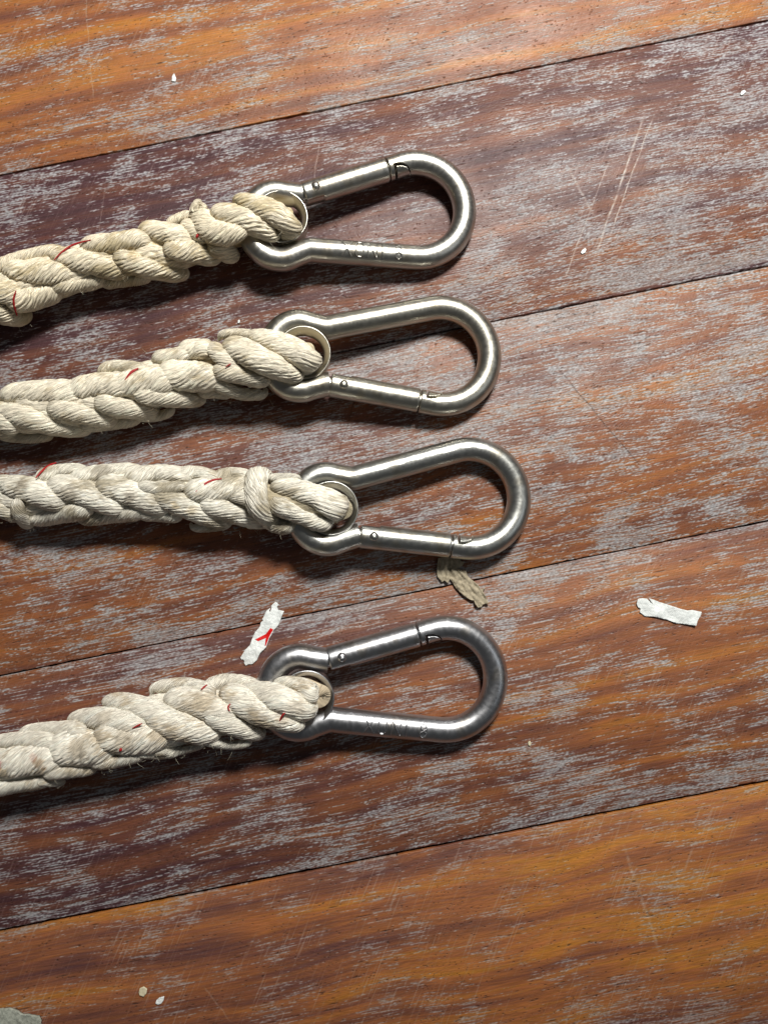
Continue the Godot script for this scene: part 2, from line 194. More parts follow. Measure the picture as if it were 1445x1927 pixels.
# rows of rings (closed round), caps on request
func grid_mesh(v: PackedVector3Array, around: int, rows: int, uv: PackedVector2Array, col: PackedColorArray, cap := false, centres := PackedVector3Array()) -> ArrayMesh:
	var nrm := PackedVector3Array()
	nrm.resize(v.size())
	var flip := false
	var c0 := v[(rows / 2) * around] - centres[rows / 2]
	var w := around - 1            # last column repeats the first
	for i in rows:
		var up := maxi(i - 1, 0) * around
		var dn := mini(i + 1, rows - 1) * around
		var here := i * around
		for j in around:
			var l := (j - 1 + w) % w
			var r := (j + 1) % w
			var n := (v[dn + j] - v[up + j]).cross(v[here + r] - v[here + l])
			nrm[here + j] = n.normalized()
	flip = nrm[(rows / 2) * around].dot(c0) < 0.0
	if flip:
		for i in nrm.size(): nrm[i] = -nrm[i]
	var idx := PackedInt32Array()
	for i in rows - 1:
		for j in w:
			var a := i * around + j
			var b := a + 1
			var c := a + around
			var d := c + 1
			if not flip: idx.append_array([a, b, c, b, d, c])
			else: idx.append_array([a, c, b, b, c, d])
	if cap:
		for e in [0, rows - 1]:
			var dir: Vector3 = (centres[e] - centres[1 if e == 0 else rows - 2]).normalized()
			var k := v.size()
			v.append(centres[e]); nrm.append(dir)
			if uv.size(): uv.append(Vector2.ZERO)
			if col.size(): col.append(col[e * around])
			for j in around:
				v.append(v[e * around + j]); nrm.append(dir)
				if uv.size(): uv.append(Vector2.ZERO)
				if col.size(): col.append(col[e * around])
			for j in w:
				var a: Vector3 = v[k + 1 + j] - v[k]
				var b: Vector3 = v[k + 2 + j] - v[k]
				if b.cross(a).dot(dir) > 0.0: idx.append_array([k, k + 1 + j, k + 2 + j])
				else: idx.append_array([k, k + 2 + j, k + 1 + j])
	var arr := []
	arr.resize(Mesh.ARRAY_MAX)
	arr[Mesh.ARRAY_VERTEX] = v
	arr[Mesh.ARRAY_NORMAL] = nrm
	if uv.size(): arr[Mesh.ARRAY_TEX_UV] = uv
	if col.size(): arr[Mesh.ARRAY_COLOR] = col
	arr[Mesh.ARRAY_INDEX] = idx
	var m := ArrayMesh.new()
	m.add_surface_from_arrays(Mesh.PRIMITIVE_TRIANGLES, arr)
	return m

func spline(p: PackedVector3Array, t: float) -> Vector3:
	var n := p.size()
	var i := clampi(int(t), 0, n - 2)
	var f := t - i
	var b := p[i]
	var c := p[i + 1]
	var a := p[i - 1] if i > 0 else b * 2.0 - c
	var d := p[i + 2] if i + 2 < n else c * 2.0 - b
	return 0.5 * (2.0 * b + (c - a) * f + (2.0 * a - 5.0 * b + 4.0 * c - d) * f * f + (3.0 * b - a - 3.0 * c + d) * f * f * f)

# a round tube along points, radius per point
func tube(p: PackedVector3Array, radii: PackedFloat32Array, around := 12, cap := true) -> ArrayMesh:
	var v := PackedVector3Array()
	var uv := PackedVector2Array()
	var n := p.size()
	var side := Vector3.UP
	var t0 := (p[1] - p[0]).normalized()
	if absf(t0.dot(side)) > 0.9: side = Vector3.RIGHT
	var s := 0.0
	for i in n:
		var t := (p[mini(i + 1, n - 1)] - p[maxi(i - 1, 0)]).normalized()
		side = (side - t * side.dot(t)).normalized()
		var b := t.cross(side)
		if i: s += p[i].distance_to(p[i - 1])
		for j in around + 1:
			var a := TAU * j / around
			v.append(p[i] + (side * cos(a) + b * sin(a)) * radii[i])
			uv.append(Vector2(float(j) / around, s / 0.02))
	return grid_mesh(v, around + 1, n, uv, PackedColorArray(), cap, p)

func noise(sd: int, f: float, oct := 1) -> FastNoiseLite:
	var n := FastNoiseLite.new()
	n.seed = sd
	n.noise_type = FastNoiseLite.TYPE_SIMPLEX_SMOOTH
	n.frequency = f
	n.fractal_type = FastNoiseLite.FRACTAL_FBM if oct > 1 else FastNoiseLite.FRACTAL_NONE
	n.fractal_octaves = oct
	return n

# ---------------------------------------------------------------- plank floor
const TEX_W := 1640
const TEX_H := 360
const TEX_MM := 0.25
# hue (0 amber, 1 orange, 2 brown, 3 maroon) on a 6 x 3 grid for each plank, then how much of the varnish is worn off
const HUE := [
	[1.1, 1.0, 1.0, 0.9, 0.8, 1.0,  1.1, 1.1, 1.0, 0.9, 0.8, 1.0,  1.2, 1.1, 1.1, 0.9, 0.9, 1.2],
	[2.8, 2.9, 2.6, 2.3, 2.3, 2.7,  2.9, 2.9, 2.5, 2.2, 2.3, 2.5,  2.4, 2.3, 2.1, 1.8, 1.5, 1.8],
	[2.2, 2.0, 1.9, 1.6, 1.3, 1.5,  1.8, 1.6, 1.8, 1.5, 1.3, 1.5,  1.3, 1.2, 1.5, 1.3, 1.2, 1.1],
	[1.7, 1.9, 2.1, 1.7, 1.2, 1.2,  2.0, 2.0, 2.0, 1.6, 0.9, 1.0,  3.0, 2.9, 2.4, 2.1, 1.5, 1.4],
	[0.8, 1.1, 1.5, 1.4, 1.0, 0.7,  1.8, 1.7, 1.6, 1.3, 0.8, 0.6,  1.3, 1.6, 1.9, 1.8, 1.5, 1.4]]  # browner left and bottom: dark bands of the wood, plus shade put into colour
const WORN := [
	[0.22, 0.30, 0.42, 0.40, 0.30, 0.35,  0.25, 0.28, 0.35, 0.35, 0.25, 0.35,  0.22, 0.30, 0.36, 0.38, 0.32, 0.45],
	[0.42, 0.42, 0.36, 0.36, 0.38, 0.50,  0.46, 0.44, 0.36, 0.34, 0.50, 0.50,  0.50, 0.48, 0.46, 0.56, 0.74, 0.74],
	[0.52, 0.55, 0.62, 0.66, 0.68, 0.62,  0.46, 0.46, 0.55, 0.60, 0.55, 0.50,  0.28, 0.30, 0.40, 0.42, 0.42, 0.38],
	[0.36, 0.40, 0.46, 0.46, 0.42, 0.36,  0.32, 0.35, 0.42, 0.40, 0.22, 0.25,  0.42, 0.42, 0.42, 0.45, 0.50, 0.50],
	[0.22, 0.16, 0.14, 0.14, 0.15, 0.14,  0.12, 0.14, 0.18, 0.16, 0.16, 0.20,  0.20, 0.28, 0.36, 0.44, 0.46, 0.48]]
# for each plank: how drawn-out the flecks are, how strong the grain bands, how opaque the flecks
const STRETCH := [1.0, 1.1, 0.85, 0.55, 0.75]
const BANDS := [0.85, 0.6, 0.65, 0.75, 0.95]
const FLAKE := [0.80, 0.86, 0.90, 0.86, 0.55]
const TONES := [Color(0.66, 0.43, 0.17), Color(0.56, 0.34, 0.195), Color(0.405, 0.245, 0.185), Color(0.265, 0.162, 0.172)]

# long scratches: plank, then start and end as (along, across) millimetres, width, strength
const SCRATCHES := [[1, 95, 24, 74, 78, 0.7, 1.0], [1, 98, 26, 80, 70, 0.5, 0.9], [1, 82, 38, 62, 86, 0.4, 0.7], [1, 66, 40, 76, 62, 0.7, 0.6], [1, -22, 6, -28, 44, 0.3, 0.5],
	[2, 92, 66, 60, 20, 0.3, -0.5], [2, -40, 30, -44, 60, 0.3, 0.3], [2, -8, 12, -20, 48, 0.25, -0.4], [3, 32, 30, 38, 42, 0.5, 0.35], [0, -110, 20, -105, 70, 0.3, 0.4], [4, 80, 10, 92, 50, 0.8, 0.35], [3, 88, 60, 112, 42, 0.4, 0.35], [4, -60, 30, -50, 44, 0.35, 0.3], [1, -100, 10, -104, 50, 0.3, 0.3]]

var plank_rgb: Array = []
var plank_rough: Array = []
var plank_relief: Array = []

func grid_value(g: Array, u: float, v: float) -> float:
	var x := clampf(u * 5.0, 0.0, 4.999)
	var y := clampf(v * 2.0, 0.0, 1.999)
	var i := int(x)
	var j := int(y)
	var fx := x - i
	var fy := y - j
	return lerpf(lerpf(g[j * 6 + i], g[j * 6 + i + 1], fx), lerpf(g[j * 6 + 6 + i], g[j * 6 + 7 + i], fx), fy)

func plank_texture(k: int) -> void:
	var n := noise(301 + k * 7, 1.0)
	var rgb := PackedByteArray()
	var rough := PackedByteArray()
	var relief := PackedByteArray()
	rgb.resize(TEX_W * TEX_H * 3)
	rough.resize(TEX_W * TEX_H)
	relief.resize(TEX_W * TEX_H)
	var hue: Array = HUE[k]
	var worn: Array = WORN[k]
	var el: float = STRETCH[k]
	var band: float = BANDS[k]
	var cover: float = FLAKE[k]
	# scratches drawn into a strip of their own first
	var marks := PackedFloat32Array()
	marks.resize(TEX_W * TEX_H)
	for s: Array in SCRATCHES:
		if s[0] != k: continue
		var a := Vector2(s[1], s[2])
		var b := Vector2(s[3], s[4])
		var m := int(a.distance_to(b) / 0.12)
		for i in m:
			var t := i / float(m)
			var q := a.lerp(b, t) + Vector2(n.get_noise_2d(t * 4.0, s[1]) * 0.3, 0)
			var force: float = s[6] * clampf(0.75 + 0.6 * n.get_noise_2d(t * 22.0, s[2] + 9.0), 0.0, 1.0) * minf(1.0, minf(t, 1.0 - t) * 6.0)
			var rr: float = s[5]
			for dx in range(-int(ceil(rr * 2.0)), int(ceil(rr * 2.0)) + 1):
				var px := int((q.x + 205.0) / TEX_MM) + dx
				var py := int(q.y / TEX_MM)
				if px < 0 or px >= TEX_W or py < 0 or py >= TEX_H: continue
				var w := clampf(1.0 - absf(dx * TEX_MM) / rr, 0.0, 1.0)
				var at := py * TEX_W + px
				if absf(force) * w > absf(marks[at]): marks[at] = force * w
	for iy in TEX_H:
		var y := iy * TEX_MM
		for ix in TEX_W:
			var x := ix * TEX_MM - 205.0
			var blot := n.get_noise_2d(x * 0.03 + 300.0, y * 0.05)
			var wy := y + 2.2 * n.get_noise_2d(x * 0.012, y * 0.03 + 50.0)
			var u := (x + 150.0 + 16.0 * n.get_noise_2d(x * 0.05, wy * 0.3 + 200.0)) / 300.0
			var vv := (y + 9.0 * n.get_noise_2d(x * 0.03 + 40.0, wy * 0.2 + 220.0)) / 86.0
			var g1 := n.get_noise_2d(x * 0.005, wy * 0.17 + 10.0) if k < 4 else n.get_noise_2d(x * 0.0045, (wy + 1.6 * blot) * 0.115 + 10.0)
			var g2 := n.get_noise_2d(x * 0.016, wy * 0.75 + 30.0)
			var g3 := n.get_noise_2d(x * 0.09, wy * 3.0 + 70.0)
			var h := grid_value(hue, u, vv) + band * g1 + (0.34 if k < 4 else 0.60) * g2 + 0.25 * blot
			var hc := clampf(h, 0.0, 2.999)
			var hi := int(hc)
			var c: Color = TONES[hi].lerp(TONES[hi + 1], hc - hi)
			c = c * (1.0 + 0.13 * g3 + 0.08 * g2)
			# flecks where the varnish has flaked to grey wood
			var big := smoothstep(-0.25, 0.30, n.get_noise_2d(x * 0.035 + 1500.0, y * 0.07))
			var f1 := lerpf(n.get_noise_2d(x * 0.095 * el + 500.0, wy * 0.85), n.get_noise_2d(x * 0.042 * el + 540.0, wy * 0.36), big * 0.7)
			var f2 := n.get_noise_2d(x * 0.24 * el + 600.0, wy * 1.35)
			var f3 := n.get_noise_2d(x * 0.70 + 700.0, wy * 1.9)
			var fl := n.get_noise_2d(x * 0.06 * el + 650.0, wy * 2.7)
			var patch := n.get_noise_2d(x * 0.024 + 800.0, y * 0.055)
			var d := grid_value(worn, u, vv)
			var rim := minf(y, 86.0 - y)
			if rim < 7.0: d += 0.30 * smoothstep(7.0, 0.0, rim) * clampf(0.6 + 1.2 * blot, 0.0, 1.0)
			var f := 0.27 * f1 + 0.29 * f2 + 0.38 * fl + 0.17 * f3 + 0.33 * patch + 0.22 * n.get_noise_2d(x * 0.07 + 820.0, y * 0.13) + (d - 0.57) * 0.95
			var thin := 0.48 + 0.50 * smoothstep(-0.35, 0.30, f2 * 0.5 + fl * 0.6 + f3 * 0.3)
			var flake := smoothstep(-0.09, 0.19, f) * thin * cover
			var haze := smoothstep(-0.40, 0.12, f) * 0.30
			var pale := 0.585 + 0.09 * f3 + 0.08 * fl + 0.06 * smoothstep(0.35, 0.6, f3 + 0.3 * fl)  # last term paints small bright glints into the fleck colour
			var grey := Color(pale * 0.965, pale * 0.972, pale * 0.985)
			c = c.lerp(Color(0.42, 0.36, 0.37), haze)
			c = c.lerp(grey, flake)
			# dark pores and cracks along the grain
			var pore := smoothstep(0.06, 0.0, absf(n.get_noise_2d(x * 0.035 + 900.0, wy * 0.9))) * smoothstep(0.1, 0.5, n.get_noise_2d(x * 0.09, wy * 0.5 + 950.0) + 0.15 + 0.3 * (d - 0.4))
			c = c.lerp(Color(0.17, 0.11, 0.09), pore * 0.65)
			# fine cross scratches from scrubbing
			var sx := x * 0.92 + y * 0.40
			var sy := y * 0.92 - x * 0.40
			var sc := smoothstep(0.42, 0.75, n.get_noise_2d(sx * 1.3 + 1100.0, sy * 0.05)) * 0.30
			c = c.lerp(Color(0.66, 0.60, 0.57), sc * (0.4 + 0.6 * smoothstep(-0.2, 0.3, patch)))
			var at := iy * TEX_W + ix
			var mk := marks[at]
			if mk > 0.0: c = c.lerp(Color(0.70, 0.67, 0.64), mk)
			elif mk < 0.0: c = c.lerp(Color(0.14, 0.08, 0.06), -mk)
			rgb[at * 3] = clampi(int(c.r * 255.0), 0, 255)
			rgb[at * 3 + 1] = clampi(int(c.g * 255.0), 0, 255)
			rgb[at * 3 + 2] = clampi(int(c.b * 255.0), 0, 255)
			rough[at] = clampi(int(255.0 * (0.52 + 0.14 * flake + 0.08 * blot + 0.06 * f2)), 0, 255)
			relief[at] = clampi(int(255.0 * (0.62 - 0.26 * flake * (0.7 + 0.5 * f3) - 0.35 * pore + 0.06 * g3 - 0.25 * absf(mk) - 0.1 * sc + 0.05 * f3)), 0, 255)
	plank_rgb[k] = rgb
	plank_rough[k] = rough
	plank_relief[k] = relief

func build_floor() -> void:
	plank_rgb.resize(5)
	plank_rough.resize(5)
	plank_relief.resize(5)
	var job := WorkerThreadPool.add_group_task(plank_texture, 5)
	WorkerThreadPool.wait_for_group_task_completion(job)
	var mats := []
	for k in 5:
		var m := StandardMaterial3D.new()
		m.albedo_texture = ImageTexture.create_from_image(Image.create_from_data(TEX_W, TEX_H, false, Image.FORMAT_RGB8, plank_rgb[k]))
		m.roughness = 1.0
		m.roughness_texture = ImageTexture.create_from_image(Image.create_from_data(TEX_W, TEX_H, false, Image.FORMAT_L8, plank_rough[k]))
		m.heightmap_enabled = true
		m.heightmap_texture = ImageTexture.create_from_image(Image.create_from_data(TEX_W, TEX_H, false, Image.FORMAT_L8, plank_relief[k]))
		m.heightmap_scale = 0.045
		m.metallic_specular = 0.42
		mats.append(m)
	var fl := base("floor")
	tag(fl, "worn varnished plank floor with flaked grey streaks", "", "", "structure")
	# seams in view and the ones beyond them
	var lines := []
	for k in range(4, 0, -1): lines.append([SEAMS[0][0] - 88.0 * k, SEAMS[0][1]])
	for s in SEAMS: lines.append(s)
	for k in range(1, 5): lines.append([SEAMS[3][0] + 86.0 * k, SEAMS[3][1]])
	var gaps := [0.3, 0.3, 0.3, 0.3, 0.30, 0.27, 0.20, 0.42, 0.3, 0.3, 0.3, 0.3]
	for i in lines.size() - 1:
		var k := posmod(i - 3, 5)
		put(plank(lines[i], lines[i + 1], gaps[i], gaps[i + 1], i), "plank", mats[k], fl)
	var sub := BoxMesh.new()
	sub.size = Vector3(1.3, 0.004, 1.3)
	var so := put(sub, "subfloor", plain(Color(0.16, 0.13, 0.10), 0.9), fl)
	so.position.y = -0.0085

func plank(a: Array, b: Array, ga: float, gb: float, k: int) -> ArrayMesh:
	var st := SurfaceTool.new()
	st.begin(Mesh.PRIMITIVE_TRIANGLES)
	var n := 800
	var half := 600.0
	var wob := noise(70 + k, 1.0)
	# rows across: lower edge, chamfer, top ... top, chamfer, lower edge
	for i in n + 1:
		var x := lerpf(-half, half, i / float(n))
		var za: float = a[0] + a[1] * x + ga + 0.10 * wob.get_noise_2d(x * 0.05, 0.0) + 0.07 * wob.get_noise_2d(x * 0.35, 30.0) + 0.9 * maxf(0.0, wob.get_noise_2d(x * 0.2, 60.0) - 0.5)
		var zb: float = b[0] + b[1] * x - gb + 0.10 * wob.get_noise_2d(x * 0.05, 90.0) - 0.07 * wob.get_noise_2d(x * 0.35, 130.0) - 0.9 * maxf(0.0, wob.get_noise_2d(x * 0.2, 160.0) - 0.5)
		var prof := [[za, -7.0], [za, -0.25], [za + 0.08, -0.08], [za + 0.28, 0.0], [zb - 0.28, 0.0], [zb - 0.08, -0.08], [zb, -0.25], [zb, -7.0]]
		for q in prof:
			st.set_smooth_group(0)
			st.set_uv(Vector2((x + 205.0) / 410.0, (q[0] - (a[0] + a[1] * x)) / 90.0))
			st.add_vertex(Vector3(x, q[1], q[0]) * MM)
	for i in n:
		for j in 7:
			var p := i * 8 + j
			for v in [p, p + 8, p + 1, p + 1, p + 8, p + 9]: st.add_index(v)
	st.generate_normals()
	return st.commit()

# ---------------------------------------------------------------- snap hooks
func make_materials() -> void:
	var img := Image.create(256, 256, false, Image.FORMAT_L8)
	var rimg := Image.create(256, 256, false, Image.FORMAT_L8)
	var na := noise(11, 1.0)
	var nb := noise(12, 1.0, 3)
	for y in 256:
		for x in 256:
			var a := na.get_noise_2d(x * 0.05, y * 0.6) * 0.5 + na.get_noise_2d(x * 0.5, y * 0.5 + 90.0) * 0.5
			img.set_pixel(x, y, Color.from_hsv(0, 0, clampf(0.5 + 0.35 * a, 0, 1)))
			var r := 0.5 + 0.10 * nb.get_noise_2d(x * 0.03, y * 0.03) + 0.05 * a
			rimg.set_pixel(x, y, Color.from_hsv(0, 0, clampf(r, 0, 1)))
	var bump := ImageTexture.create_from_image(img)
	var rough := ImageTexture.create_from_image(rimg)
	var tones := [Color(0.74, 0.73, 0.70), Color(0.74, 0.725, 0.68), Color(0.73, 0.73, 0.71), Color(0.72, 0.72, 0.73)]
	for k in 4:
		var m := StandardMaterial3D.new()
		m.albedo_color = tones[k]
		m.metallic = 1.0
		m.roughness = 0.70
		m.roughness_texture = rough
		m.heightmap_enabled = true
		m.heightmap_texture = bump
		m.heightmap_scale = 0.002
		m.vertex_color_use_as_albedo = true
		steel.append(m)

# centreline of the wire, from the nose round the bow, along the spine, round the eye to the hinge; x along, y across
func hook_path(step: float) -> PackedVector2Array:
	var c := Vector2(47.4, 0)
	var r := 16.4
	var p := Vector2(8.8, 9.3)
	var d := c - p
	var ang := d.angle() + asin(r / d.length())
	var tl := sqrt(d.length_squared() - r * r)
	var tn := p + Vector2.from_angle(ang) * tl
	var a0 := (tn - c).angle()
	var raw := PackedVector2Array()
	var lower := Vector2(tn.x, -tn.y)
	var dir := (Vector2(p.x, -p.y) - lower).normalized()
	for k in range(6, 0, -1): raw.append(lower + dir * (4.9 * k / 6.0))
	for k in 41: raw.append(c + Vector2.from_angle(lerpf(-a0, a0, k / 40.0)) * r)
	for k in range(1, 15): raw.append(tn.lerp(p, k / 14.0 * 0.93))
	raw.append(p + Vector2(0.1, 0.05))
	for k in 25:
		var a := deg_to_rad(lerpf(68, 292, k / 24.0))
		raw.append(Vector2(9.9 * cos(a), 11.4 * sin(a)))
	raw.append(Vector2(p.x + 0.1, -p.y - 0.05))
	raw.append(Vector2(p.x + 1.2, -p.y - 0.21))
	# even steps along a smooth curve
	var cv := PackedVector3Array()
	for q in raw: cv.append(Vector3(q.x, q.y, 0))
	var out := PackedVector2Array()
	var last := cv[0]
	out.append(raw[0])
	var run := 0.0
	for i in (cv.size() - 1) * 60:
		var q := spline(cv, (i + 1) / 60.0)
		run += q.distance_to(last)
		last = q
		var want := step * (0.22 if out.size() < 80 else 1.0)
		if run >= want:
			out.append(Vector2(q.x, q.y))
			run = 0.0
	# soften the two necks
	for pass_ in 3:
		var cp := out.duplicate()
		for i in range(1, out.size() - 1): out[i] = (cp[i - 1] + cp[i] * 2.0 + cp[i + 1]) / 4.0
	return out

func hook_body(sd: int) -> ArrayMesh:
	var path := hook_path(0.55)
	var around := 121
	var v := PackedVector3Array()
	var uv := PackedVector2Array()
	var col := PackedColorArray()
	var cen := PackedVector3Array()
	var ns := noise(sd, 1.0)
	var s := 0.0
	for i in path.size():
		var t := (path[mini(i + 1, path.size() - 1)] - path[maxi(i - 1, 0)]).normalized()
		var inward := Vector2(-t.y, t.x)     # left of travel: towards the middle of the hook
		if i: s += path[i].distance_to(path[i - 1])
		cen.append(Vector3(path[i].x, 0, -path[i].y) * MM)
		for j in around:
			var a := TAU * (j % (around - 1)) / (around - 1)   # 0 = up, quarter = inward
			var r := 4.0 * 1.028 / 1.028
			r += 0.025 * ns.get_noise_3d(path[i].x * 0.25, path[i].y * 0.25, a * 0.8)
			if s < 0.25: r -= 0.25 - s
			# latch window near the nose: a D-shaped slot cut in from the inside edge, on both faces
			if s < 9.0:
				var up := absf(cos(a))
				var b := (PI / 2 - asin(clampf(up, 0, 1)) )          # angle from vertical
				var bb := (PI / 2 - b) * 4.0 if sin(a) > 0.0 else 99.0  # arc length above the inner equator
				var aa := s - 1.9
				var edge := 5.2 * sqrt(maxf(0.0, 1.0 - pow(clampf(aa / 5.6, 0.0, 1.0), 2.2)))
				if bb < 90.0 and aa > -0.35 and aa < 5.9:
					var dist := maxf(bb - edge, -aa)
					if absf(dist) < 0.40: r -= 2.0 * (1.0 - smoothstep(0.26, 0.40, absf(dist)))
					elif dist < 0.0: r -= 0.12
			var o := inward * sin(a) * r
			v.append(Vector3(path[i].x + o.x, cos(a) * r, -(path[i].y + o.y)) * MM)
			uv.append(Vector2(s / 12.0, float(j) / (around - 1)))
			var st := smoothstep(0.25, 0.6, ns.get_noise_3d(path[i].x * 0.12 + 50.0, path[i].y * 0.12, cos(a) * 1.5))
			col.append(Color(1, 1, 1).lerp(Color(0.80, 0.70, 0.55), 0.45 * st))
	return grid_mesh(v, around, path.size(), uv, col, true, cen)

func hook_gate(sd: int) -> ArrayMesh:
	var a := Vector2(9.95, -9.50)
	var b := Vector2(39.15, -15.0)
	var n := 60
	var around := 49
	var t := (b - a).normalized()
	var side := Vector2(-t.y, t.x)
	var v := PackedVector3Array()
	var uv := PackedVector2Array()
	var col := PackedColorArray()
	var cen := PackedVector3Array()
	var ns := noise(sd + 5, 1.0)
	for i in n:
		var f := i / float(n - 1)
		if i < 4: f = [0.0, 0.003, 0.010, 0.022][i]
		elif i > n - 5: f = 1.0 - [0.0, 0.003, 0.010, 0.022][n - 1 - i]
		else: f = lerpf(0.022, 0.978, (i - 3) / float(n - 7))
		var c := a.lerp(b, f)
		var e := minf(f, 1.0 - f) * 29.7
		var rr := 4.04 - 0.28 * pow(1.0 - clampf(e / 0.5, 0, 1), 2.0)
		cen.append(Vector3(c.x, 0, -c.y) * MM)
		for j in around:
			var an := TAU * (j % (around - 1)) / (around - 1)
			var r := rr + 0.02 * ns.get_noise_3d(c.x * 0.3, an, 3.0)
			# the sleeve is open towards the inside near the hinge
			if f * 29.7 < 6.5 and sin(an) > 0.86: r -= 0.55
			var o := side * sin(an) * r
			v.append(Vector3(c.x + o.x, cos(an) * r, -(c.y + o.y)) * MM)
			uv.append(Vector2(f * 29.7 / 12.0, float(j) / (around - 1)))
			var st := smoothstep(0.15, 0.6, ns.get_noise_3d(c.x * 0.15 + 20.0, an * 0.6, 9.0))
			col.append(Color(1, 1, 1).lerp(Color(0.80, 0.70, 0.55), 0.5 * st))
	return grid_mesh(v, around, n, uv, col, true, cen)

# thimble pressed into the eye: a flared ring
func hook_thimble() -> ArrayMesh:
	var prof := PackedVector2Array([Vector2(9.35, 3.55), Vector2(9.15, 3.85), Vector2(8.85, 3.80), Vector2(8.0, 3.05), Vector2(7.3, 1.9), Vector2(6.95, 0), Vector2(7.3, -1.9), Vector2(8.0, -3.05), Vector2(8.85, -3.80), Vector2(9.15, -3.85), Vector2(9.35, -3.55), Vector2(8.5, -2.8), Vector2(7.85, -1.8), Vector2(7.5, 0), Vector2(7.85, 1.8), Vector2(8.5, 2.8)])
	var v := PackedVector3Array()
	var cen := PackedVector3Array()
	var uv := PackedVector2Array()
	var n := 73
	for i in n:
		var a := TAU * i / (n - 1)
		cen.append(Vector3(cos(a), 0, sin(a)) * 8.3 * MM + Vector3(0.3, 0, 0) * MM)
		for j in prof.size() + 1:
			var q := prof[j % prof.size()]
			v.append(Vector3(cos(a) * q.x + 0.3, q.y, sin(a) * q.x) * MM)
			uv.append(Vector2(i / 12.0, j / 16.0))
	return grid_mesh(v, prof.size() + 1, n, uv, PackedColorArray(), false, cen)

func dome(r: float, h: float) -> ArrayMesh:
	var v := PackedVector3Array()
	var cen := PackedVector3Array()
	var n := 10
	for i in n:
		var f := i / float(n - 1) * PI / 2
		cen.append(Vector3(0, -h * 0.6, 0))
		for j in 25:
			var a := TAU * (j % 24) / 24
			v.append(Vector3(cos(a) * cos(f) * r, sin(f) * h - 0.5, sin(a) * cos(f) * r) * MM)
	return grid_mesh(v, 25, n, PackedVector2Array(), PackedColorArray(), false, cen)

# raised stamped letters on the spine: strokes in (along, across) millimetres bent over the round bar
func letter(strokes: Array) -> ArrayMesh:
	var p0 := Vector2(8.8, 9.3)
	var dir := Vector2(44.31 - 8.8, 16.1 - 9.3).normalized()
	var side := Vector2(dir.y, -dir.x)        # towards the gate
	var st := SurfaceTool.new()
	st.begin(Mesh.PRIMITIVE_TRIANGLES)
	for s: PackedVector2Array in strokes:
		var pts := PackedVector3Array()
		var rad := PackedFloat32Array()
		for i in s.size() - 1:
			for k in 6:
				if i > 0 and k == 0: continue
				var q := s[i].lerp(s[i + 1], k / 5.0)
				var c := p0 + dir * (q.x - 8.8) / dir.x
				var an := q.y / 4.0
				var o := side * sin(an) * 4.16
				pts.append(Vector3(c.x + o.x, cos(an) * 4.16, -(c.y + o.y)) * MM)
				rad.append(0.25 * MM)
		st.append_from(tube(pts, rad, 8, true), 0, Transform3D.IDENTITY)
	return st.commit()

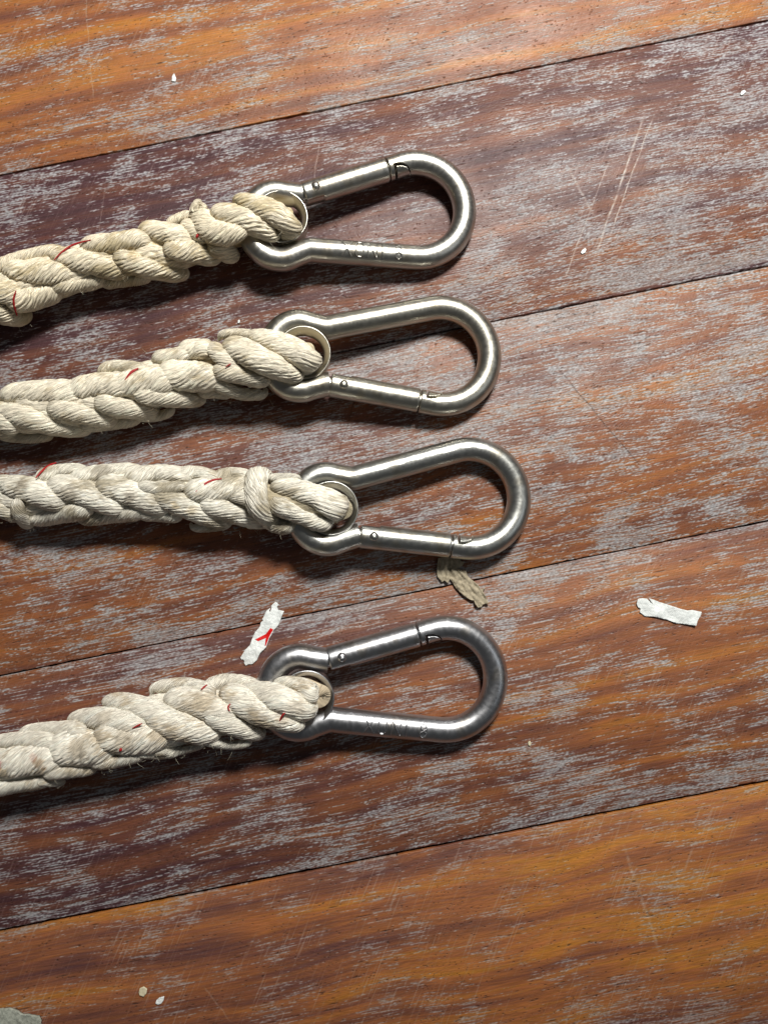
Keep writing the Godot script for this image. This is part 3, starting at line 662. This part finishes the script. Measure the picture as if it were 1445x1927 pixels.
func build_hook(k: int) -> void:
	var d: Array = HOOKS[k]
	var labels := ["steel snap hook with its gate on the upper side, nearest the top edge",
		"steel snap hook second from the top, with its gate on the lower side",
		"steel snap hook lying just above the beige crumpled scrap, gate on the lower side",
		"steel snap hook lowest of the four, beside the white scrap with a red mark"]
	var o := base("snap_hook", Vector3(d[0], d[1], d[2]) * MM)
	tag(o, labels[k], "snap hook", "steel snap hooks on the rope ends")
	var yaw := deg_to_rad(d[3])
	var pit := deg_to_rad(d[4])
	var rol := deg_to_rad(d[5])
	var x0 := Vector3(cos(yaw), 0, -sin(yaw))
	var y0 := Vector3(-sin(yaw), 0, -cos(yaw))
	var x := x0 * cos(pit) - Vector3.UP * sin(pit)
	var n0 := Vector3.UP * cos(pit) + x0 * sin(pit)
	var yy := y0 * cos(rol) + n0 * sin(rol)
	var n := n0 * cos(rol) - y0 * sin(rol)
	if d[6] == 1:       # turned over
		yy = -yy
		n = -n
	o.basis = Basis(x * 1.028, n * 1.028, -yy * 1.028)
	var m: Material = steel[k]
	put(hook_body(100 + k), "wire_body", m, o)
	var gate := put(hook_gate(200 + k), "gate", m, o)
	var ax := (Vector2(39.15, -15.0) - Vector2(9.95, -9.50)).normalized()
	var rp := Vector2(9.95, -9.50) + ax * 4.3
	for f in [1, -1]:
		var rv := put(dome(1.6, 1.35), "rivet", m, gate)
		rv.transform = Transform3D(Basis(Vector3(1, 0, 0), Vector3(0, f, 0), Vector3(0, 0, f)), Vector3(rp.x, 3.95 * f, -rp.y) * MM)
	# tongue of the gate that reaches into the hinge and into the nose
	var pin := put(tube(PackedVector3Array([Vector3(8.6, 0, 9.25) * MM, Vector3(40.5, 0, 15.25) * MM]), PackedFloat32Array([2.6 * MM, 2.6 * MM]), 16, true), "gate_tongue", m, gate)
	var th := put(hook_thimble(), "thimble", m, o)
	var shift: Vector2 = [Vector2(1.1, 1.5), Vector2(1.2, 0.3), Vector2(1.0, -0.2), Vector2(1.9, -1.5)][k]
	th.transform = Transform3D(Basis(Vector3(0.94, 0, 0), Vector3(0, 1, 0), Vector3(0, 0, 0.94)), Vector3(shift.x, 0, -shift.y * (-1.0 if d[6] == 1 else 1.0)) * MM)
	if d[6] == 1:
		var mk := Node3D.new()
		mk.name = "stamped_lettering"
		o.add_child(mk)
		mk.transform = Transform3D(Basis(Vector3(1, 0, 0), Vector3(0, -1, 0), Vector3(0, 0, 1)), Vector3.ZERO)
		var glyphs := [
			["letter_x", [[19.6, -2.5, 22.8, 2.5], [19.6, 2.5, 22.8, -2.5]]],
			["letter_o", [[24.1, -1.5, 24.8, -2.4, 25.9, -2.4, 26.6, -1.5, 26.6, 1.5, 25.9, 2.4, 24.8, 2.4, 24.1, 1.5, 24.1, -1.5]]],
			["letter_n", [[28.1, -2.5, 28.1, 2.5, 31.0, -2.5, 31.0, 2.5]]],
			["letter_i", [[32.8, -2.5, 32.8, 2.5]]],
			["digit_8", [[38.2, -0.1, 37.4, 0.5, 37.4, 1.6, 38.2, 2.2, 39.0, 1.6, 39.0, 0.5, 38.2, -0.1, 37.2, -0.7, 37.2, -1.7, 38.2, -2.4, 39.2, -1.7, 39.2, -0.7, 38.2, -0.1]]]]
		for g in glyphs:
			var ss := []
			for flat: Array in g[1]:
				var pv := PackedVector2Array()
				for i in range(0, flat.size(), 2): pv.append(Vector2(flat[i], flat[i + 1]))
				ss.append(pv)
			put(letter(ss), g[0], m, mk)

# ---------------------------------------------------------------- ropes
const YARN_TURN := [1.45, 1.15, 0.95, 1.2]
const YARNS := [14, 17, 19, 19]
const RIDGE := [0.10, 0.075, 0.07, 0.06]
var rope_mat: Array = []
var red_mat: StandardMaterial3D
var hair_mat: StandardMaterial3D

func make_rope_materials() -> void:
	var n := noise(31, 1.0)
	var img := Image.create(256, 256, false, Image.FORMAT_L8)
	var tint := Image.create(256, 256, false, Image.FORMAT_RGB8)
	for y in 256:
		for x in 256:
			var a := n.get_noise_2d(x * 0.075, y * 0.016) * 0.6 + n.get_noise_2d(x * 0.16 + 70.0, y * 0.03) * 0.5
			img.set_pixel(x, y, Color.from_hsv(0, 0, clampf(0.5 + 0.6 * a, 0, 1)))
			tint.set_pixel(x, y, Color.from_hsv(0.1, 0.02, clampf(0.96 + 0.22 * a, 0, 1)))
	var fibre := ImageTexture.create_from_image(tint)
	var fib := ImageTexture.create_from_image(img)
	for k in 4:
		var m := StandardMaterial3D.new()
		m.albedo_color = Color.WHITE
		m.albedo_texture = fibre
		m.vertex_color_use_as_albedo = true
		m.roughness = 0.36
		m.heightmap_enabled = true
		m.heightmap_texture = fib
		m.heightmap_scale = 0.02
		rope_mat.append(m)
	red_mat = StandardMaterial3D.new()
	red_mat.albedo_color = Color(0.62, 0.06, 0.07)
	red_mat.roughness = 0.6
	hair_mat = StandardMaterial3D.new()
	hair_mat.albedo_color = Color(0.85, 0.82, 0.72)
	hair_mat.roughness = 0.6

const ROPE_CLEAN := [Color(0.93, 0.84, 0.65), Color(0.95, 0.88, 0.72), Color(0.97, 0.93, 0.81), Color(0.99, 0.94, 0.82)]
const ROPE_DIRT := [Color(0.62, 0.52, 0.32), Color(0.64, 0.55, 0.38), Color(0.48, 0.42, 0.30), Color(0.64, 0.54, 0.39)]
const STAIN_TONE := [Color(0.56, 0.40, 0.15), Color(0.45, 0.36, 0.24), Color(0.36, 0.19, 0.05), Color(0.27, 0.22, 0.15), Color(0.62, 0.25, 0.20), Color(0.12, 0.09, 0.06)]
const DIRT_AMOUNT := [0.25, 0.28, 0.45, 0.22]

# one strand of the splice: a twisted bundle of yarns that comes up, passes over and tucks under again
func strand(k: int, w: float, pts: Array, dive: bool, sd: int, whole := false) -> ArrayMesh:
	var rng := RandomNumberGenerator.new()
	rng.seed = sd
	var p := PackedVector3Array()
	var q := PackedVector3Array()
	for i in range(0, pts.size(), 6):
		p.append(Vector3(pts[i], pts[i + 1], pts[i + 2]))
		q.append(Vector3(pts[i + 3], pts[i + 4], pts[i + 5]))
	var a := (p[0] - p[1]).normalized()
	var z := (p[-1] - p[-2]).normalized()
	p.insert(0, p[0] + a * w * 0.42 - q[0] * w * 0.42)
	q.insert(0, (q[0] + a * 0.8).normalized())
	if dive:
		p.append(p[-1] + Vector3(z.x * 0.02 - 0.05, -0.62, z.z * 0.02) * w)
		q.append(Vector3(z.x, 0.1, z.z).normalized())
		p.append(p[-1] + Vector3(-0.35, -0.70, 0) * w)
		q.append(Vector3(z.x, -0.5, z.z).normalized())
	else:
		p.append(p[-1] + z * w * 0.42 - q[-1] * w * 0.42)
		q.append((q[-1] + z * 0.8).normalized())
	var n := p.size()
	var rough_len := 0.0
	for i in n - 1: rough_len += p[i].distance_to(p[i + 1])
	var rows := clampi(int(rough_len / 0.42), 24, 300 if w > 30.0 else (300 if rough_len > 60.0 else 72))
	var yarns: int = YARNS[k]
	w *= 1.08 if dive else 1.17
	var around := yarns * 5 + 1
	var v := PackedVector3Array()
	var uv := PackedVector2Array()
	var col := PackedColorArray()
	var cen := PackedVector3Array()
	var bulk := PackedFloat32Array()
	var tone := PackedFloat32Array()
	for y in yarns:
		bulk.append(rng.randf_range(-0.9, 1.0))
		tone.append(rng.randf_range(0.86, 1.08))
	var ns := noise(sd, 1.0, 2)
	var nd := noise(900 + k, 1.0, 3)
	var s := 0.0
	var last := Vector3.ZERO
	var turn: float = YARN_TURN[k]
	var off := rng.randf() * 10.0
	var clean: Color = ROPE_CLEAN[k]
	var dirt: Color = ROPE_DIRT[k]
	var amount: float = DIRT_AMOUNT[k]
	var near := []
	for st: Array in STAINS[k]:
		for q2 in p:
			if q2.distance_to(Vector3(st[0], st[1], st[2])) < st[3] * 1.6 + w * 1.2:
				near.append(st)
				break
	for i in rows:
		var t := i / float(rows - 1)
		var c := spline(p, t * (n - 1))
		var c2 := spline(p, minf(t + 0.01, 1.0) * (n - 1))
		var c1 := spline(p, maxf(t - 0.01, 0.0) * (n - 1))
		var dir := (c2 - c1).normalized()
		var nn := spline(q, t * (n - 1))
		nn = (nn - dir * nn.dot(dir)).normalized()
		var b := dir.cross(nn)
		if i: s += c.distance_to(last)
		last = c
		var e := minf(t, 1.0 - t)
		if dive and t > 0.5: e = 0.5
		if whole and t < 0.5: e = 0.5
		var fat := lerpf(0.22, 1.0, pow(smoothstep(0.0, 0.36, e), 0.75)) * (1.0 + 0.05 * ns.get_noise_1d(s * 0.25))
		cen.append(c * MM)
		for j in around:
			var an := TAU * (j % (around - 1)) / (around - 1)
			var ph := (an / TAU) * yarns + 0.45 * ns.get_noise_2d(s * 0.22 + 7.0, cos(an) * 1.3 + sin(an) * 0.7)
			var ph2 := fposmod(ph, yarns)
			var y := int(ph2)
			var f := (ph2 - y) * 2.0 - 1.0
			var hump := sqrt(maxf(0.0, 1.0 - f * f * 0.97))
			# the bundle twists as it runs: the same yarn is carried round the strand
			var wa := an + s * turn / (w * 0.5) + off
			var amp: float = RIDGE[k] * w * (0.75 + 0.45 * bulk[y])
			var r := w * 0.5 * fat * (0.90 + 0.05 * ns.get_noise_2d(an * 1.2, s * 0.15)) - amp * (1.0 - hump) * fat
			r += 0.10 * ns.get_noise_2d(ph * 3.0 + 40.0, s * 0.7) * (0.6 + 0.4 * hump)
			var pos := c + b * (cos(wa) * r * 1.02) + nn * (sin(wa) * r * 0.77)
			v.append(pos * MM)
			uv.append(Vector2(ph / 5.0, s / 14.0))
			var dn := nd.get_noise_3d(pos.x * 0.07, pos.y * 0.05, pos.z * 0.10) + 0.35 * ns.get_noise_2d(ph * 1.7, s * 0.25)
			var g := smoothstep(0.10 - 0.5 * (amount - 0.3), 0.42, dn) * 0.85
			var cc := clean.lerp(dirt, g) * tone[y]
			cc *= 1.0 + 0.16 * ns.get_noise_2d(ph * 4.0, s * 0.9 + 30.0)
			for st: Array in near:
				var far: float = Vector3(st[0], st[1], st[2]).distance_to(pos) / st[3] + 0.55 * ns.get_noise_2d(ph * 1.3 + 11.0, s * 0.35) + 0.3 * dn
				if far < 1.0: cc = cc.lerp(STAIN_TONE[st[4]], st[5] * smoothstep(1.0, 0.55, far))
			col.append(Color(cc.r, cc.g, cc.b))
	return grid_mesh(v, around, rows, uv, col, true, cen)

func build_rope(k: int) -> void:
	if k == 0: make_rope_materials()
	var labels := ["yellowish spliced rope nearest the top edge, with an overhand strand before its hook",
		"cream spliced rope, second from the top, with one short red fleck",
		"whitish spliced rope with grey dirt patches, third from the top",
		"whitest spliced rope, lowest of the four, with tan stains"]
	var o := base("spliced_rope")
	tag(o, labels[k], "rope", "spliced rope ends with snap hooks")
	var ax: Array = AXES[k]
	var p := PackedVector3Array()
	var r := PackedFloat32Array()
	for i in range(0, ax.size(), 4):
		p.append(Vector3(ax[i], ax[i + 1], ax[i + 2]) * MM)
		r.append(ax[i + 3] * MM * 0.60)
	# the rope turns down through the eye and comes back under it
	var e := p[-1]
	p[-1] = e + Vector3(-0.0085, -0.0045, 0)
	r[-1] = 0.0052
	p.append(e + Vector3(-0.0080, -0.0085, 0)); r.append(0.0052)
	p.append(e + Vector3(-0.0095, -0.0115, 0)); r.append(0.0042)
	p.append(e + Vector3(-0.014, -0.0125, 0.0)); r.append(0.0032)
	p.append(e + Vector3(-0.026, -0.0125, 0.0005)); r.append(0.0035)
	var core := tube(p, r, 24, true)
	var arr := core.surface_get_arrays(0)
	var cols := PackedColorArray()
	cols.resize(arr[Mesh.ARRAY_VERTEX].size())
	cols.fill(ROPE_DIRT[k])
	arr[Mesh.ARRAY_COLOR] = cols
	var cm := ArrayMesh.new()
	cm.add_surface_from_arrays(Mesh.PRIMITIVE_TRIANGLES, arr)
	put(cm, "core", rope_mat[k], o)
	# three strands of the standing rope wind underneath the tucked ones
	for h in 3:
		var flat := []
		var ww := 0.0
		var run := 0.0
		for i in range(0, ax.size() - 24, 4):
			var c := Vector3(ax[i], ax[i + 1], ax[i + 2])
			var c2 := Vector3(ax[i + 4], ax[i + 5], ax[i + 6])
			var dir := (c2 - c).normalized()
			var up := (Vector3.UP - dir * dir.y).normalized()
			var sid := dir.cross(up)
			for part in 2:
				var cc := c.lerp(c2, part * 0.5)
				var ang := run * TAU / 46.0 + TAU * h / 3.0
				var nn := up * cos(ang) + sid * sin(ang)
				var rad: float = ax[i + 3]
				ww = maxf(ww, rad * 0.92)
				var q := cc + nn * rad * 0.40
				flat.append_array([q.x, q.y, q.z, nn.x, nn.y, nn.z])
				run += c.distance_to(c2) * 0.5
		put(strand(k, ww, flat, false, 5000 + 10 * k + h), "strand", rope_mat[k], o)
	var n := 0
	for d: Array in STRANDS[k]:
		put(strand(k, d[0], d[2], d[1] == 1, 1000 * (k + 1) + n, d[1] == 2), "strand", rope_mat[k], o)
		n += 1
	for d: Array in TRACERS[k]:
		var flat: Array = d[1]
		var cp := PackedVector3Array()
		for i in range(0, flat.size(), 3): cp.append(Vector3(flat[i], flat[i + 1], flat[i + 2]) * MM)
		var pp := PackedVector3Array()
		var rr := PackedFloat32Array()
		var m := 16
		for i in m:
			pp.append(spline(cp, i / float(m - 1) * (cp.size() - 1)))
			rr.append(d[0] * 1.25 * MM * (0.35 + 0.65 * sin(PI * clampf(i / float(m - 1), 0.05, 0.95))))
		put(tube(pp, rr, 8, true), "tracer_thread", red_mat, o)
	# loose fibres
	var rng := RandomNumberGenerator.new()
	rng.seed = 77 + k
	var st := SurfaceTool.new()
	st.begin(Mesh.PRIMITIVE_TRIANGLES)
	for h in 240:
		var d: Array = STRANDS[k][rng.randi() % STRANDS[k].size()]
		var f: Array = d[2]
		var i := 6 * rng.randi_range(0, f.size() / 6 - 1)
		var c := Vector3(f[i], f[i + 1], f[i + 2])
		var nn := Vector3(f[i + 3], f[i + 4], f[i + 5])
		var sd := Vector3(rng.randf_range(-1, 1), rng.randf_range(-0.3, 1), rng.randf_range(-1, 1))
		var dir := (nn * 0.45 + sd).normalized()
		var a: Vector3 = c + dir * (d[0] * 0.40) + Vector3(rng.randf_range(-3, 3), 0, rng.randf_range(-1, 1))
		var ln := rng.randf_range(0.7, 2.3)
		var bend := Vector3(rng.randf_range(-1, 1), rng.randf_range(-0.6, 0.3), rng.randf_range(-1, 1)) * 0.8
		var hp := PackedVector3Array()
		var hr := PackedFloat32Array()
		for q in 5:
			var t := q / 4.0
			hp.append((a + (dir * 0.6 + bend * t) * ln * t) * MM)
			hr.append(lerpf(0.035, 0.015, t) * MM)
		st.append_from(tube(hp, hr, 4, false), 0, Transform3D.IDENTITY)
	var hair := put(st.commit(), "loose_fibres", hair_mat, o)
	hair.set_meta("kind", "stuff")

# ---------------------------------------------------------------- scraps on the floor
# a sheet cut to an outline, bent by a height function, with real thickness
func sheet(flat: Array, step: float, thick: float, height: Callable) -> ArrayMesh:
	var poly := PackedVector2Array()
	for i in range(0, flat.size(), 2): poly.append(Vector2(flat[i], flat[i + 1]))
	var pts := PackedVector2Array()
	for i in poly.size():
		var a := poly[i]
		var b := poly[(i + 1) % poly.size()]
		var n := maxi(1, int(a.distance_to(b) / step))
		for k in n: pts.append(a.lerp(b, k / float(n)))
	var edge := pts.size()
	var lo := poly[0]
	var hi := poly[0]
	for q in poly:
		lo = lo.min(q); hi = hi.max(q)
	var y := lo.y
	while y < hi.y:
		var x := lo.x
		while x < hi.x:
			var q := Vector2(x + 0.13 * sin(y * 9.0), y + 0.13 * sin(x * 7.0))
			if Geometry2D.is_point_in_polygon(q, poly): pts.append(q)
			x += step
		y += step
	var tri := Geometry2D.triangulate_delaunay(pts)
	var st := SurfaceTool.new()
	st.begin(Mesh.PRIMITIVE_TRIANGLES)
	var up := PackedVector3Array()
	for q in pts: up.append(Vector3(q.x, (height as Callable).call(q), q.y) * MM)
	for q in pts: st.set_uv(q / 10.0); st.add_vertex(up[0])
	st.clear()
	st.begin(Mesh.PRIMITIVE_TRIANGLES)
	var dn := Vector3(0, -thick * MM, 0)
	for i in pts.size():
		st.set_smooth_group(0); st.set_uv(pts[i] / 10.0); st.add_vertex(up[i])
	for i in pts.size():
		st.set_smooth_group(0); st.set_uv(pts[i] / 10.0); st.add_vertex(up[i] + dn)
	var m := pts.size()
	for i in range(0, tri.size(), 3):
		var a := tri[i]
		var b := tri[i + 1]
		var c := tri[i + 2]
		var mid := (pts[a] + pts[b] + pts[c]) / 3.0
		if not Geometry2D.is_point_in_polygon(mid, poly): continue
		if (up[c] - up[a]).cross(up[b] - up[a]).y < 0.0:
			var t := b
			b = c
			c = t
		for x in [a, b, c, m + a, m + c, m + b]: st.add_index(x)
	for i in edge:
		var j := (i + 1) % edge
		for x in [i, m + i, j, j, m + i, m + j]: st.add_index(x)
	st.generate_normals()
	return st.commit()

func plain(c: Color, r: float) -> StandardMaterial3D:
	var m := StandardMaterial3D.new()
	m.albedo_color = c
	m.roughness = r
	return m

func mottled(a: Color, b: Color, r: float, sd: int, scale: float) -> StandardMaterial3D:
	var m := plain(Color.WHITE, r)
	var n := noise(sd, 1.0, 4)
	var img := Image.create(128, 128, false, Image.FORMAT_RGB8)
	var him := Image.create(128, 128, false, Image.FORMAT_L8)
	for y in 128:
		for x in 128:
			var f := clampf(0.5 + 0.9 * n.get_noise_2d(x * 0.06, y * 0.06), 0, 1)
			var g := clampf(0.5 + 0.7 * n.get_noise_2d(x * 0.35, y * 0.35 + 99.0), 0, 1)
			img.set_pixel(x, y, a.lerp(b, 0.7 * f + 0.3 * g))
			him.set_pixel(x, y, Color.from_hsv(0, 0, 0.5 * f + 0.5 * g))
	m.albedo_texture = ImageTexture.create_from_image(img)
	m.heightmap_enabled = true
	m.heightmap_texture = ImageTexture.create_from_image(him)
	m.heightmap_scale = 0.02
	m.uv1_scale = Vector3(scale, scale, scale)
	return m

func build_scraps() -> void:
	var n1 := noise(501, 1.0, 2)
	var white := mottled(Color(0.93, 0.94, 0.93), Color(0.84, 0.86, 0.85), 0.5, 61, 1.0)
	var rag: Array = [-37.2, 11.1, -36.1, 12.1, -36.7, 12.9, -36.3, 13.9, -34.8, 14.2, -34.2, 14.3, -35.2, 16.6, -35.8, 18.5, -36.7, 19.8, -37.8, 20.9, -38.1, 21.8, -39.3, 23.7, -40.2, 26.5, -41.1, 27.5, -42.1, 28.4, -42.8, 29.7, -43.4, 31.0, -44.9, 32.3, -46.2, 32.4, -47.1, 32.8, -47.7, 32.1, -47.5, 31.2, -48.2, 30.7, -48.6, 30.8, -49.0, 30.1, -47.8, 28.2, -47.4, 27.5, -45.7, 25.8, -45.2, 24.1, -44.4, 22.2, -43.9, 21.3, -42.4, 19.6, -42.2, 18.3, -41.3, 17.3, -41.8, 17.1, -41.2, 16.2, -40.4, 14.3, -39.0, 13.2, -39.3, 15.1, -38.6, 13.6, -38.6, 12.4]
	var bend := func(q: Vector2) -> float: return 0.55 + 0.45 * n1.get_noise_2d(q.x * 0.16, q.y * 0.16) + 0.05 * n1.get_noise_2d(q.x * 0.9, q.y * 0.9)
	var s := put(sheet(rag, 0.5, 0.18, bend), "tape_scrap", white, self)
	tag(s, "torn white tape scrap with a red Y-shaped mark", "scrap", "scraps on the floor")
	var mark: Array = [-38.8, 20.0, -37.8, 20.6, -38.7, 22.0, -39.3, 23.3, -40.0, 25.2, -40.4, 26.2, -40.7, 26.0, -40.4, 23.5, -43.0, 24.6, -44.1, 24.0, -40.4, 22.1]
	var lift := func(q: Vector2) -> float: return (bend as Callable).call(q) + 0.03
	put(sheet(mark, 0.4, 0.04, lift), "red_print", plain(Color(0.80, 0.05, 0.04), 0.45), s)
	var rag2: Array = [87.0, 10.2, 88.5, 9.9, 90.1, 10.1, 92.3, 12.2, 90.7, 9.9, 92.5, 10.4, 94.6, 11.3, 96.6, 11.9, 98.7, 12.6, 101.4, 13.5, 103.8, 14.1, 105.5, 13.9, 108.8, 14.6, 108.5, 15.7, 107.8, 16.7, 107.1, 17.8, 106.6, 19.3, 104.0, 18.9, 99.9, 18.4, 96.5, 17.1, 94.4, 16.7, 92.4, 16.2, 89.3, 16.1, 88.4, 15.2, 87.6, 14.7, 88.0, 13.5, 87.1, 13.0, 86.6, 11.9]
	var bend2 := func(q: Vector2) -> float: return 0.75 + 0.6 * n1.get_noise_2d(q.x * 0.13 + 40.0, q.y * 0.13) + 0.06 * n1.get_noise_2d(q.x * 0.8, q.y * 0.8)
	s = put(sheet(rag2, 0.5, 0.2, bend2), "tape_scrap", white, self)
	tag(s, "plain white torn tape scrap lying by itself on the right", "scrap", "scraps on the floor")
	# crumpled beige scrap: two folded lobes
	var beige := mottled(Color(0.72, 0.67, 0.57), Color(0.54, 0.50, 0.42), 0.8, 62, 0.7)
	var cr := base("crumpled_scrap")
	tag(cr, "beige crumpled tape scrap across a plank joint, below the third hook", "scrap", "scraps on the floor")
	var lobe1: Array = [18.7, -3.9, 21.6, -4.3, 25.8, -3.7, 26.7, -2.6, 27.5, -2.6, 27.4, -1.7, 26.6, -0.9, 25.7, -0.5, 24.6, -0.1, 23.1, 0.1, 22.8, 3.1, 22.4, 3.8, 21.9, 4.8, 20.7, 3.8, 20.0, 4.5, 19.0, 3.4, 18.3, 2.5, 18.2, 0.8, 18.1, -0.5]
	var lobe2: Array = [22.5, 3.1, 23.1, -0.3, 23.8, -0.9, 25.0, -0.1, 25.7, -0.3, 26.4, 0.1, 27.2, 0.4, 28.2, 0.5, 28.6, 2.1, 29.5, 3.1, 31.4, 4.6, 32.5, 5.6, 33.1, 6.9, 34.8, 6.1, 33.8, 7.6, 34.4, 8.6, 34.9, 9.5, 35.4, 10.7, 35.9, 11.6, 33.8, 12.0, 33.4, 12.9, 32.1, 13.1, 31.1, 11.8, 30.8, 10.7, 29.4, 10.4, 28.3, 9.7, 27.2, 9.1, 26.4, 8.2, 24.5, 6.3, 23.6, 4.6]
	var crumple := func(q: Vector2) -> float: return 0.9 + 1.4 * absf(n1.get_noise_2d(q.x * 0.22 + 9.0, q.y * 0.09)) + 0.14 * n1.get_noise_2d(q.x * 0.7, q.y * 0.7 + 50.0)
	var crumple2 := func(q: Vector2) -> float: return 1.0 + 1.6 * absf(n1.get_noise_2d((q.x + q.y) * 0.06, (q.y - q.x) * 0.26)) + 0.14 * n1.get_noise_2d(q.x * 0.6 + 20.0, q.y * 0.6)
	put(sheet(lobe1, 0.35, 0.5, crumple), "fold", beige, cr)
	put(sheet(lobe2, 0.35, 0.6, crumple2), "fold", beige, cr)
	var grey: Array = [-130.5, 145.1, -126.9, 144.5, -123.2, 144.2, -120.2, 145.1, -118.9, 146.1, -116.8, 146.2, -113.4, 146.5, -112.3, 147.7, -112.5, 148.6, -112.0, 150.3, -112.9, 153.1, -117.4, 155.5, -123.9, 157.8, -130.0, 157.8]
	var bend3 := func(q: Vector2) -> float: return 1.2 + 0.6 * n1.get_noise_2d(q.x * 0.1 + 7.0, q.y * 0.1) + 0.25 * n1.get_noise_2d(q.x * 0.6, q.y * 0.6)
	s = put(sheet(grey, 0.5, 0.9, bend3), "felt_scrap", mottled(Color(0.66, 0.67, 0.62), Color(0.48, 0.49, 0.45), 0.9, 63, 0.8), self)
	tag(s, "grey ragged felt scrap cut off by the bottom left corner", "scrap", "scraps on the floor")
	# little chips: outline, label
	var chips := [
		[[-77.0, -176.7, -76.8, -178.8, -76.1, -179.7, -75.4, -177.8, -75.6, -176.6], "small white paint chip on the top plank", 0],
		[[-81.0, 139.5, -80.6, 138.1, -79.3, 137.6, -78.2, 138.4, -78.4, 139.8, -79.3, 140.8, -80.5, 140.5], "cream round chip near the bottom edge, beside a white sliver", 1],
		[[-75.3, 142.9, -75.0, 141.9, -74.1, 141.1, -72.5, 140.7, -72.7, 141.9, -73.4, 142.9, -74.6, 143.4], "white oval sliver near the bottom edge, right of a cream chip", 0],
		[[70.0, -112.5, 70.5, -113.4, 71.6, -114.2, 72.1, -113.7, 71.6, -112.5, 70.5, -112.1], "tiny white chip on the grey plank, right of the top hook", 0],
		[[129.0, -171.8, 129.5, -172.9, 130.5, -173.4, 131.1, -172.7, 130.2, -171.7, 129.4, -171.3], "tiny white chip by the right edge of the dark plank", 0],
		[[-51.7, -86.9, -51.6, -87.8, -51.1, -88.1, -50.9, -87.5, -51.1, -86.8], "tiny white chip just above the second rope", 0],
		[[48.9, 59.6, 48.7, 58.4, 49.4, 58.0, 49.8, 58.7, 49.5, 59.6], "tiny cream chip on the orange plank, right of the lowest hook", 1]]
	var cream := plain(Color(0.80, 0.76, 0.64), 0.6)
	for c in chips:
		var f := func(q: Vector2) -> float: return 0.45 + 0.15 * n1.get_noise_2d(q.x, q.y)
		s = put(sheet(c[0], 0.4, 0.4, f), "paint_chip", cream if c[2] == 1 else white, self)
		tag(s, c[1], "chip", "small chips on the floor")
